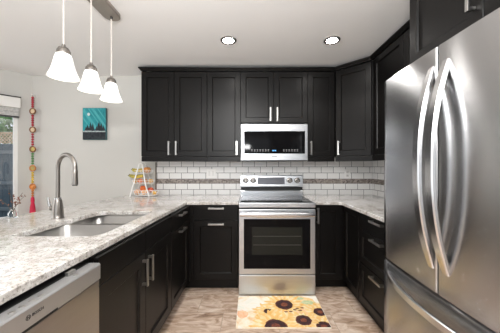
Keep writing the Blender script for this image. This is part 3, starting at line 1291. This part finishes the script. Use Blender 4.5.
lay = [0.0091]


def pr_poly(pts, mi):
    pts = clip_poly(pts)
    if len(pts) < 3:
        return
    lay[0] += 0.000006
    vs_ = [pm.verts.new((x, y, lay[0])) for x, y in pts]
    try:
        fc_ = pm.faces.new(vs_)
        fc_.material_index = mi
        fc_.normal_update()
        if fc_.normal.z < 0:
            fc_.normal_flip()
    except ValueError:
        pass


def sunflower(cx, cy, rh, rp_, n_, big=True):
    for ring_, rad, mi in ((0, rp_, 0), (1, rp_ * 0.84, 1), (2, rp_ * 0.66, 0)):
        for k in range(n_):
            a = 2 * PI * (k + 0.5 * ring_ + rnd.uniform(-.2, .2)) / n_
            rr = rad * rnd.uniform(0.86, 1.1)
            wd = 2.6 * rad / n_ * 1.5
            P = []
            for u, ww_ in ((0.2, 0.35), (0.45, 0.8), (0.68, 1.0), (0.86, 0.6), (1.0, 0.0)):
                P.append((u, ww_))
            pts = [(cx + math.cos(a) * rr * u - math.sin(a) * wd * ww_ * .5, cy + math.sin(a) * rr * u + math.cos(a) * wd * ww_ * .5) for u, ww_ in P]
            pts += [(cx + math.cos(a) * rr * u + math.sin(a) * wd * ww_ * .5, cy + math.sin(a) * rr * u - math.cos(a) * wd * ww_ * .5) for u, ww_ in reversed(P[:-1])]
            pr_poly(pts, mi)
    for rr, mi in ((rh * 1.12, 3), (rh, 2)):
        pr_poly([(cx + math.cos(2 * PI * k / 22) * rr * rnd.uniform(.93, 1.07), cy + math.sin(2 * PI * k / 22) * rr * rnd.uniform(.93, 1.07)) for k in range(22)], mi)
    if big:
        pr_poly([(cx + math.cos(2 * PI * k / 14) * rh * .45, cy + math.sin(2 * PI * k / 14) * rh * .45) for k in range(14)], 3)


def blob(cx, cy, rx, ry, mi):
    pr_poly([(cx + math.cos(2 * PI * k / 16) * rx * rnd.uniform(.8, 1.15), cy + math.sin(2 * PI * k / 16) * ry * rnd.uniform(.8, 1.15)) for k in range(16)], mi)


blob(0.17, 0.14, 0.19, 0.09, 1)
blob(0.24, 0.00, 0.15, 0.17, 1)
blob(0.06, -0.10, 0.24, 0.13, 0)
blob(0.28, -0.16, 0.13, 0.10, 1)
blob(0.17, 0.19, 0.08, 0.030, 4)
blob(0.27, 0.12, 0.06, 0.035, 4)
blob(-0.33, -0.06, 0.05, 0.06, 5)
blob(0.18, -0.03, 0.05, 0.05, 5)
blob(0.26, -0.08, 0.06, 0.05, 5)
sunflower(0.345, -0.030, 0.052, 0.15, 15)
sunflower(0.32, -0.222, 0.055, 0.13, 15)
sunflower(-0.107, -0.018, 0.034, 0.14, 15, False)
sunflower(-0.059, -0.222, 0.080, 0.24, 18)
sunflower(0.176, -0.145, 0.060, 0.12, 16)
sunflower(0.048, 0.082, 0.072, 0.20, 18)
for x, y in ((0.09, -0.025), (0.13, 0.0), (0.155, 0.02), (0.175, -0.01), (0.05, -0.03), (0.20, 0.03)):
    blob(x, y, 0.017, 0.010, 3)
obj('sunflower_print', pm, [petal_m, petal_m2, heart_m, rim_m, leaf_m, blush_m], mt)

# ------------------------------------------------------------------ painting on the back wall
PX0, PX1, PZ0, PZ1 = -2.108, -1.815, 1.611, 2.012
pt = thing('canvas_painting', 'small teal canvas painting of moonlit trees on the back wall', 'painting', ((PX0 + PX1) / 2, WY - 0.001, PZ0))
pw, ph = (PX1 - PX0) / 2, PZ1 - PZ0
b = BM()
box(b, -pw, pw, -0.035, 0, 0, ph, 0.002)
obj('canvas', b, mat('canvas_edge', (0.05, 0.12, 0.13), 0.8), pt)
pm = BM()
lay2 = [-0.0353]


def art(pts, mi):
    lay2[0] -= 0.00002
    vs_ = [pm.verts.new((x * 2 * pw - pw, lay2[0], z * ph)) for x, z in pts]
    f_ = pm.faces.new(vs_)
    f_.material_index = mi


mats = [noisy_mat('paint_teal', (0.015, 0.20, 0.24), (0.03, 0.33, 0.36), 9), noisy_mat('paint_pale_teal', (0.10, 0.45, 0.47), (0.06, 0.36, 0.40), 9),
        noisy_mat('paint_dark', (0.012, 0.016, 0.022), (0.035, 0.045, 0.050), 25), noisy_mat('paint_white', (0.75, 0.80, 0.80), (0.5, 0.62, 0.62), 30)]
art([(0.01, 0.01), (0.99, 0.01), (0.99, 0.99), (0.01, 0.99)], 0)
for x0_, w_ in ((-0.30, 0.06), (-0.1, 0.16), (0.22, 0.05), (0.36, 0.12), (0.62, 0.05)):
    # diagonal beams, cut to the canvas
    A = []
    for xx, zz in ((x0_, 0.98), (x0_ + w_, 0.98), (x0_ + w_ + 0.62, 0.34), (x0_ + 0.62, 0.34)):
        A.append((min(0.99, max(0.01, xx)), zz))
    if x0_ < 0:
        A[0] = (0.01, 0.98 + x0_ * 1.03)
        A[1] = (max(0.01, x0_ + w_), 0.98 if x0_ + w_ > 0 else 0.98 + (x0_ + w_) * 1.03)
    if A[2][0] >= 0.99:
        q = (0.99, 0.98 - (0.99 - x0_ - w_) * 1.03)
        A[2] = q
        if x0_ + 0.62 > 0.99:
            A[3] = (0.99, 0.98 - (0.99 - x0_) * 1.03)
    art(A, 1)
art([(0.26 + 0.062 * math.cos(2 * PI * k / 18), 0.80 + 0.048 * math.sin(2 * PI * k / 18)) for k in range(18)], 3)
rnd = random.Random(5)
for cx_, top, wd in ((0.22, 0.50, .10), (0.34, 0.57, .11), (0.44, 0.54, .10), (0.70, 0.60, .14), (0.80, 0.55, .12), (0.60, 0.44, .09), (0.9, 0.46, .10), (0.15, 0.42, .08)):
    P = [(max(0.012, cx_ - wd), 0.27)]
    for k in range(5):
        u = (k + 1) / 5
        P += [(max(0.012, cx_ - wd * (1 - u) * 1.15 - 0.008), 0.27 + (top - 0.27) * (u - 0.12)), (max(.012, cx_ - wd * (1 - u) * 0.7 - 0.004), 0.27 + (top - 0.27) * (u - 0.06))]
    P.append((cx_, top))
    P += [(min(0.988, 2 * cx_ - x), z) for x, z in reversed(P[:-1])]
    art(P, 2)
art([(0.01, 0.01), (0.99, 0.01), (0.99, 0.265), (0.01, 0.265)], 2)
for k in range(16):
    x = 0.03 + k * 0.06
    art([(x, 0.245), (x + 0.045, 0.24), (x + 0.04, 0.27 + 0.03 * rnd.random()), (x + 0.012, 0.275)], 3)
obj('picture', pm, mats, pt)

# ------------------------------------------------------------------ beaded wall hanging in the corner
bhx, bhy = -2.715, 3.060
bh = thing('bead_hanging', 'long colourful beaded string with gold medallions and red tassel in wall corner', 'wall hanging', (bhx, bhy, 0.665))
red = mat('red_beads', (0.40, 0.012, 0.03), 0.35)
green = mat('green_beads', (0.08, 0.26, 0.07), 0.35)
yellow = mat('yellow_beads', (0.72, 0.50, 0.05), 0.35)
orange = mat('orange_beads', (0.58, 0.20, 0.035), 0.35)
gold = mat('gold_medallion', (0.22, 0.085, 0.03), 0.4, 0.2)
cream = mat('cream_cloth', (0.66, 0.52, 0.34), 0.6)
tass = mat('crimson_tassel', (0.62, 0.012, 0.06), 0.6, bump=(60, 0.5, (6, 6, 0.6)))


def zpix(y):
    return EYE - (y - 166.5) * bhy / 245 - 0.665


b = BM()
tube(b, [(0, 0, zpix(94)), (0, 0, zpix(205))], 0.002, 6)
obj('string', b, red, bh)
b = BM()
lathe(b, [(0.008, -0.012), (0.008, 0.056)], (0, 0, zpix(94)), 10, 'Y')
obj('wall_hook', b, M['white'], bh)
olive = mat('olive_gold_cloth', (0.42, 0.33, 0.10), 0.5)
meds = [(110.5, gold, cream), (129, gold, cream), (148.5, gold, olive), (167.5, orange, olive), (186, orange, orange)]
segs = [(96, 107, red), (114, 125.5, red), (132.5, 145, red), (152, 164, green), (171, 182.5, yellow), (189, 196, orange)]
for y0, y1, m_ in segs:
    za, zb = zpix(y0), zpix(y1)
    nb = max(3, int(round((za - zb) / 0.0305)))
    for k in range(nb):
        z = za + (zb - za) * (k + 0.5) / nb
        b = BM()
        bmesh.ops.create_icosphere(b, subdivisions=2, radius=0.0150, matrix=Matrix.Translation((0, 0, z)) @ Matrix.Diagonal((1, 1, 0.92, 1)))
        obj('bead', b, m_, bh, 60)
for y, m_, m2 in meds:
    z = zpix(y)
    b = BM()
    lathe(b, [(0.040, 0.004), (0.041, 0.0), (0.038, -0.006), (0.030, -0.006), (0.027, -0.001), (0.027, 0.004)], (0, 0, z), 26, 'Y', False, False)
    md = obj('medallion', b, m_, bh, 40)
    b = BM()
    lathe(b, [(0.0275, 0.003), (0.0275, -0.001), (0.014, -0.006), (0.0, -0.007)], (0, 0, z), 22, 'Y', True, False)
    obj('medallion_center', b, m2, md, 40)
b = BM()
lathe(b, [(0.006, zpix(195.5)), (0.018, zpix(197.5)), (0.020, zpix(200)), (0.017, zpix(202)), (0.026, zpix(206)), (0.033, zpix(213.8)), (0.0, zpix(213.8))], (0, 0, 0), 20, cap1=False)
obj('tassel', b, tass, bh, 40)

# ------------------------------------------------------------------ roller blind over the window
bl = thing('roller_blind', 'white rolled-up blind with black edges above the window', 'blind', (CX, CY, 0), ang)
b = BM()
box(b, 0.118, 1.37, 0.002, 0.07, 1.985, 2.108, 0.004)
obj('valance', b, mat('blind_valance', (0.80, 0.79, 0.76), 0.6), bl)
b = BM()
box(b, 0.114, 1.374, 0.002, 0.076, 2.1085, 2.120)
obj('top_strip', b, M['black'], bl)
b = BM()
for k in range(4):
    box(b, 0.130, 1.36, 0.012 + 0.004 * (k % 2), 0.050 - 0.006 * (k % 2), 1.885 + k * 0.025, 1.885 + (k + 1) * 0.025, 0.003)
obj('folded_fabric', b, noisy_mat('blind_fabric', (0.40, 0.40, 0.39), (0.62, 0.61, 0.59), 40), bl)
b = BM()
box(b, 0.128, 1.362, 0.010, 0.052, 1.868, 1.8845, 0.002)
obj('bottom_bar', b, M['dark_metal'], bl)

# ------------------------------------------------------------------ glass vase with dry sprigs on the counter
vz = thing('bud_vase', 'small clear glass vase holding dry brown sprigs, at the bar edge', 'vase', (-1.645, 1.700, CT + 0.0005))
gm2, n, l, p = new_mat('clear_glass')
p.inputs['Base Color'].default_value = (0.95, 0.97, 0.97, 1)
p.inputs['Roughness'].default_value = 0.03
p.inputs['Transmission Weight'].default_value = 1.0
p.inputs['IOR'].default_value = 1.35
b = BM()
lathe(b, [(0.026, 0), (0.027, 0.004), (0.027, 0.034), (0.016, 0.050), (0.011, 0.058), (0.013, 0.070), (0.011, 0.070), (0.009, 0.058), (0.014, 0.048), (0.024, 0.033), (0.024, 0.006), (0.0, 0.006)], (0, 0, 0), 24, cap1=False)
obj('glass_bottle', b, gm2, vz, 50)
rnd = random.Random(11)
stem_m = mat('dry_stem', (0.10, 0.075, 0.05), 0.8)
bud_m = mat('dry_buds', (0.20, 0.085, 0.055), 0.8)
for q, (dx, dy, hh) in enumerate(((0.085, -0.02, 0.165), (0.055, 0.03, 0.14), (-0.04, 0.01, 0.18), (-0.075, -0.03, 0.13), (0.03, -0.03, 0.155))):
    b = BM()
    P = [Vector((dx * u * u, dy * u * u, 0.008 + hh * u)) for u in [k / 7 for k in range(8)]]
    tube(b, P, 0.0013, 5)
    st = obj('sprig', b, stem_m, vz)
    b = BM()
    for k in range(12 if q < 2 else 4):
        u = 0.5 + 0.5 * rnd.random()
        c_ = Vector((dx * u * u, dy * u * u, 0.008 + hh * u)) + Vector((rnd.uniform(-1, 1), rnd.uniform(-1, 1), rnd.uniform(-1, 1))) * 0.009
        bmesh.ops.create_icosphere(b, subdivisions=1, radius=rnd.uniform(0.0028, 0.006), matrix=Matrix.Translation(c_))
    obj('buds', b, bud_m, st)

# ------------------------------------------------------------------ three-tier fruit stand
FSX, FSY = -1.31, 2.985
fs = thing('fruit_stand', 'white wire three-tier fruit stand on the counter against the back wall', 'fruit stand', (FSX, FSY, CT + 0.0005))
wire = mat('white_wire', (0.86, 0.85, 0.83), 0.4)
for y in (-0.085, 0.085):
    b = BM()
    tube(b, [(-0.112, y, 0.004), (-0.070, y, 0.15), (-0.017, y * 0.55, 0.392), (0.017, y * 0.55, 0.392), (0.070, y, 0.15), (0.112, y, 0.004)], 0.0070, 8)
    obj('frame', b, wire, fs, 50)
b = BM()
tube(b, [(0.0, -0.047, 0.392), (0.0, 0.047, 0.392)], 0.005, 8)
obj('top_bar', b, wire, fs, 50)
TIERS = [(0.012, 0.158, 0.072, 0.055), (0.150, 0.140, 0.066, 0.040), (0.272, 0.118, 0.050, 0.040)]
for (z0, rx, ry, h_), cxo in zip(TIERS, (0.042, 0.012, 0.012)):
    b = BM()
    n_ = 22

    def ell(s, z):
        return [Vector((cxo + rx * s * math.cos(2 * PI * k / n_), ry * s * math.sin(2 * PI * k / n_), z)) for k in range(n_)]
    wr_ = 0.0036 if z0 < 0.1 else 0.0024
    for s, z in ((0.86, z0), (0.93, z0 + h_ * 0.5), (1.0, z0 + h_)):
        e_ = ell(s, z)
        tube(b, e_ + [e_[0]], wr_, 6, False)
    lo, hi = ell(0.86, z0), ell(1.0, z0 + h_)
    for k in range(n_):
        tube(b, [lo[k], hi[k]], wr_ * 0.75, 5)
    for k in range(-3, 4):
        yy = ry * 0.86 * k / 4
        xx = rx * 0.86 * math.sqrt(max(0, 1 - (k / 4) ** 2))
        tube(b, [(cxo - xx, yy, z0), (cxo + xx, yy, z0)], 0.0022, 5)
    obj('basket', b, wire, fs, 50)


def fruit(name, label, cat, x, y, z, r_, m_, flat=0.92):
    t_ = thing(name, label, cat, (FSX + x, FSY + y, CT + z), 0, 'fruit in the three-tier stand')
    b = BM()
    prof_ = []
    for k in range(13):
        a = -PI / 2 + PI * k / 12
        rr = r_ * math.cos(a)
        zz = r_ * flat * math.sin(a)
        if k >= 11:
            zz -= r_ * 0.10 * (k - 10)
        prof_.append((max(rr, 0.0006), zz))
    lathe(b, prof_, (0, 0, r_ * flat), 20)
    obj('flesh', b, m_, t_, 60)
    b = BM()
    tube(b, [(0, 0, r_ * flat * 1.74), (0.002, 0, r_ * flat * 1.95), (0.004, 0, r_ * flat * 2.06)], 0.0016, 6)
    obj('stem', b, stem_m, t_)
    return t_


def fruit_mat(name, c1, c2):
    m_ = noisy_mat(name, c1, c2, 18)
    m_.node_tree.nodes['Principled BSDF'].inputs['Roughness'].default_value = 0.35
    return m_


ap_red = fruit_mat('red_apple_skin', (0.45, 0.03, 0.02), (0.62, 0.15, 0.05))
ap_or = fruit_mat('orange_skin', (0.66, 0.11, 0.02), (0.74, 0.22, 0.04))
pe_y = fruit_mat('peach_skin', (0.72, 0.28, 0.08), (0.80, 0.48, 0.18))
ye = fruit_mat('yellow_skin', (0.66, 0.34, 0.05), (0.76, 0.48, 0.12))
br_ = fruit_mat('brown_orange_skin', (0.50, 0.17, 0.03), (0.66, 0.32, 0.09))
Z1 = 0.0165
fruit('pale_peach', 'pale peach at the wall end of the lowest basket of the fruit stand', 'fruit', -0.055, -0.015, Z1, 0.036, pe_y)
fruit('red_orange', 'large red orange in the lowest basket, below the middle basket bananas', 'fruit', 0.000, 0.022, Z1 + 0.036, 0.040, ap_or)
fruit('yellow_peach', 'yellow peach at the front centre of the lowest basket of the fruit stand', 'fruit', 0.035, -0.028, Z1, 0.036, pe_y)
fruit('red_apple', 'red apple lying high in the lowest basket, towards the tiles', 'fruit', 0.092, 0.018, Z1 + 0.022, 0.037, ap_red)
fruit('yellow_apple', 'small yellow apple at the tile end of the lowest basket', 'fruit', 0.150, -0.018, Z1, 0.030, ye)
Z2 = 0.1545
fruit('mandarin', 'mandarin at the wall end of the middle basket, below the dark banana tip', 'fruit', -0.078, -0.014, Z2, 0.029, ye)
fruit('mandarin', 'deep orange mandarin in the middle basket, second from the wall end', 'fruit', -0.018, -0.018, Z2, 0.030, ap_or)
fruit('mandarin', 'brownish orange mandarin in the middle basket, second from the tile end', 'fruit', 0.043, -0.018, Z2, 0.030, br_)
fruit('mandarin', 'yellow mandarin at the tile end of the middle basket', 'fruit', 0.104, -0.008, Z2, 0.029, ye)
fruit('brown_orange_fruit', 'big round orange-brown fruit in the top basket of the fruit stand', 'fruit', 0.058, 0.0, 0.2765, 0.046, br_, 0.85)

ban_m, n, l, p = new_mat('banana_skin')
tc = n.new('ShaderNodeTexCoord')
t = noise(n, l, tc.outputs['Object'], 16, 3)
rp = ramp(n, [(0.36, (0.26, 0.27, 0.04)), (0.60, (0.66, 0.48, 0.08))])
l.new(t.outputs[0], rp.inputs[0])
l.new(rp.outputs[0], p.inputs['Base Color'])
p.inputs['Roughness'].default_value = 0.45
tip_m = mat('banana_tip', (0.045, 0.035, 0.022), 0.8)


def bananas(label, x, y, z, flip, L_=0.155):
    t_ = thing('banana_bunch', label, 'bananas', (FSX + x, FSY + y, CT + z), 0, 'fruit in the three-tier stand')
    for k in range(3):
        b = BM()
        P, rs = [], []
        for q in range(13):
            u = q / 12
            a = -0.9 + 1.8 * u
            P.append(Vector(((u - 0.5) * L_ * flip, (k - 1) * 0.023 * (0.45 + 0.55 * u), 0.018 + 0.028 * (a * a) * 0.8 + 0.012 * (1 if k == 1 else 0))))
            rs.append(0.0145 * min(1, 0.35 + 3.2 * min(u + .03, 1.03 - u)))
        tube(b, P, rs, 10)
        ob = obj('banana', b, ban_m, t_, 60)
        b = BM()
        tube(b, [P[-1], P[-1] + (P[-1] - P[-2]) * 0.7], [0.0052, 0.0046], 8)
        obj('tip', b, tip_m, ob)
    return t_


bananas('green-yellow bananas with dark tips lying over the middle basket', -0.066, -0.008, 0.211, -1, 0.170)
bananas('yellow-green bananas in the top basket of the fruit stand', -0.056, 0.0, 0.284, -1, 0.125)

# ------------------------------------------------------------------ outside the window
fn = thing('garden_fence', 'blue-grey board fence with tan lattice top outside the window', 'fence', (-5.4, 5.2, 0))
fb_m = mat('blue_grey_boards', (0.055, 0.085, 0.112), 0.8)
tan = mat('tan_timber', (0.52, 0.37, 0.25), 0.8)
b = BM()
for k in range(22):
    x = -1.65 + k * 0.15
    box(b, x, x + 0.144, 0, 0.02, 0.02, 1.76, 0.003)
obj('boards', b, fb_m, fn)
for z in (0.35, 0.90, 1.55):
    b = BM()
    box(b, -1.65, 1.65, -0.04, -0.001, z, z + 0.07, 0.003)
    obj('rail', b, mat('fence_rail', (0.12, 0.15, 0.175), 0.8), fn)
b = BM()
for s in (-1, 1):
    for k in range(-4, 46):
        x = -1.65 + k * 0.075
        P = [(x, 1.77), (x + s * 0.20, 1.97)]
        if min(P[0][0], P[1][0]) < -1.65 or max(P[0][0], P[1][0]) > 1.65:
            continue
        tube(b, [(P[0][0], 0.01 + 0.004 * s, P[0][1]), (P[1][0], 0.01 + 0.004 * s, P[1][1])], 0.010, 4)
obj('lattice', b, tan, fn)
b = BM()
box(b, -1.65, 1.65, -0.01, 0.03, 1.97, 2.01, 0.003)
obj('top_rail', b, tan, fn)
b = BM()
box(b, 0.50, 0.62, -0.06, -0.042, 1.36, 1.75, 0.004)
obj('timber_panel', b, tan, fn)
b = BM()
box(b, -12, LX - 0.4, 3.5, 14, -0.08, -0.02)
tag(obj('garden_ground', b, mat('garden_soil', (0.10, 0.11, 0.06), 0.95)), 'bare garden ground outside the window', 'ground', kind='structure')
tr_ = thing('garden_tree', 'leafy green tree behind the fence outside the window', 'tree', (-6.6, 7.2, -0.02))
b = BM()
tube(b, [(0, 0, 0), (0.05, 0, 1.2), (0.0, 0.05, 2.4)], [0.11, 0.08, 0.04], 10)
obj('trunk', b, mat('bark', (0.10, 0.075, 0.055), 0.9), tr_)
b = BM()
rnd = random.Random(21)
for k in range(1500):
    v = Vector((rnd.gauss(0, 1), rnd.gauss(0, 1), rnd.gauss(0, 1))).normalized() * (0.45 + 0.55 * rnd.random())
    c_ = Vector((v.x * 1.25, v.y * 1.0, 2.4 + v.z * 0.95))
    u = Vector((rnd.gauss(0, 1), rnd.gauss(0, 1), rnd.gauss(0, 1))).normalized()
    q = u.orthogonal().normalized()
    b.faces.new([b.verts.new(c_ + u * s1 * 0.075 + q * s2 * 0.04) for s1, s2 in ((-1, 0), (0, -1), (1, 0), (0, 1))])
tag(obj('foliage', b, noisy_mat('leaves', (0.05, 0.13, 0.05), (0.22, 0.36, 0.15), 4), tr_), kind='stuff')
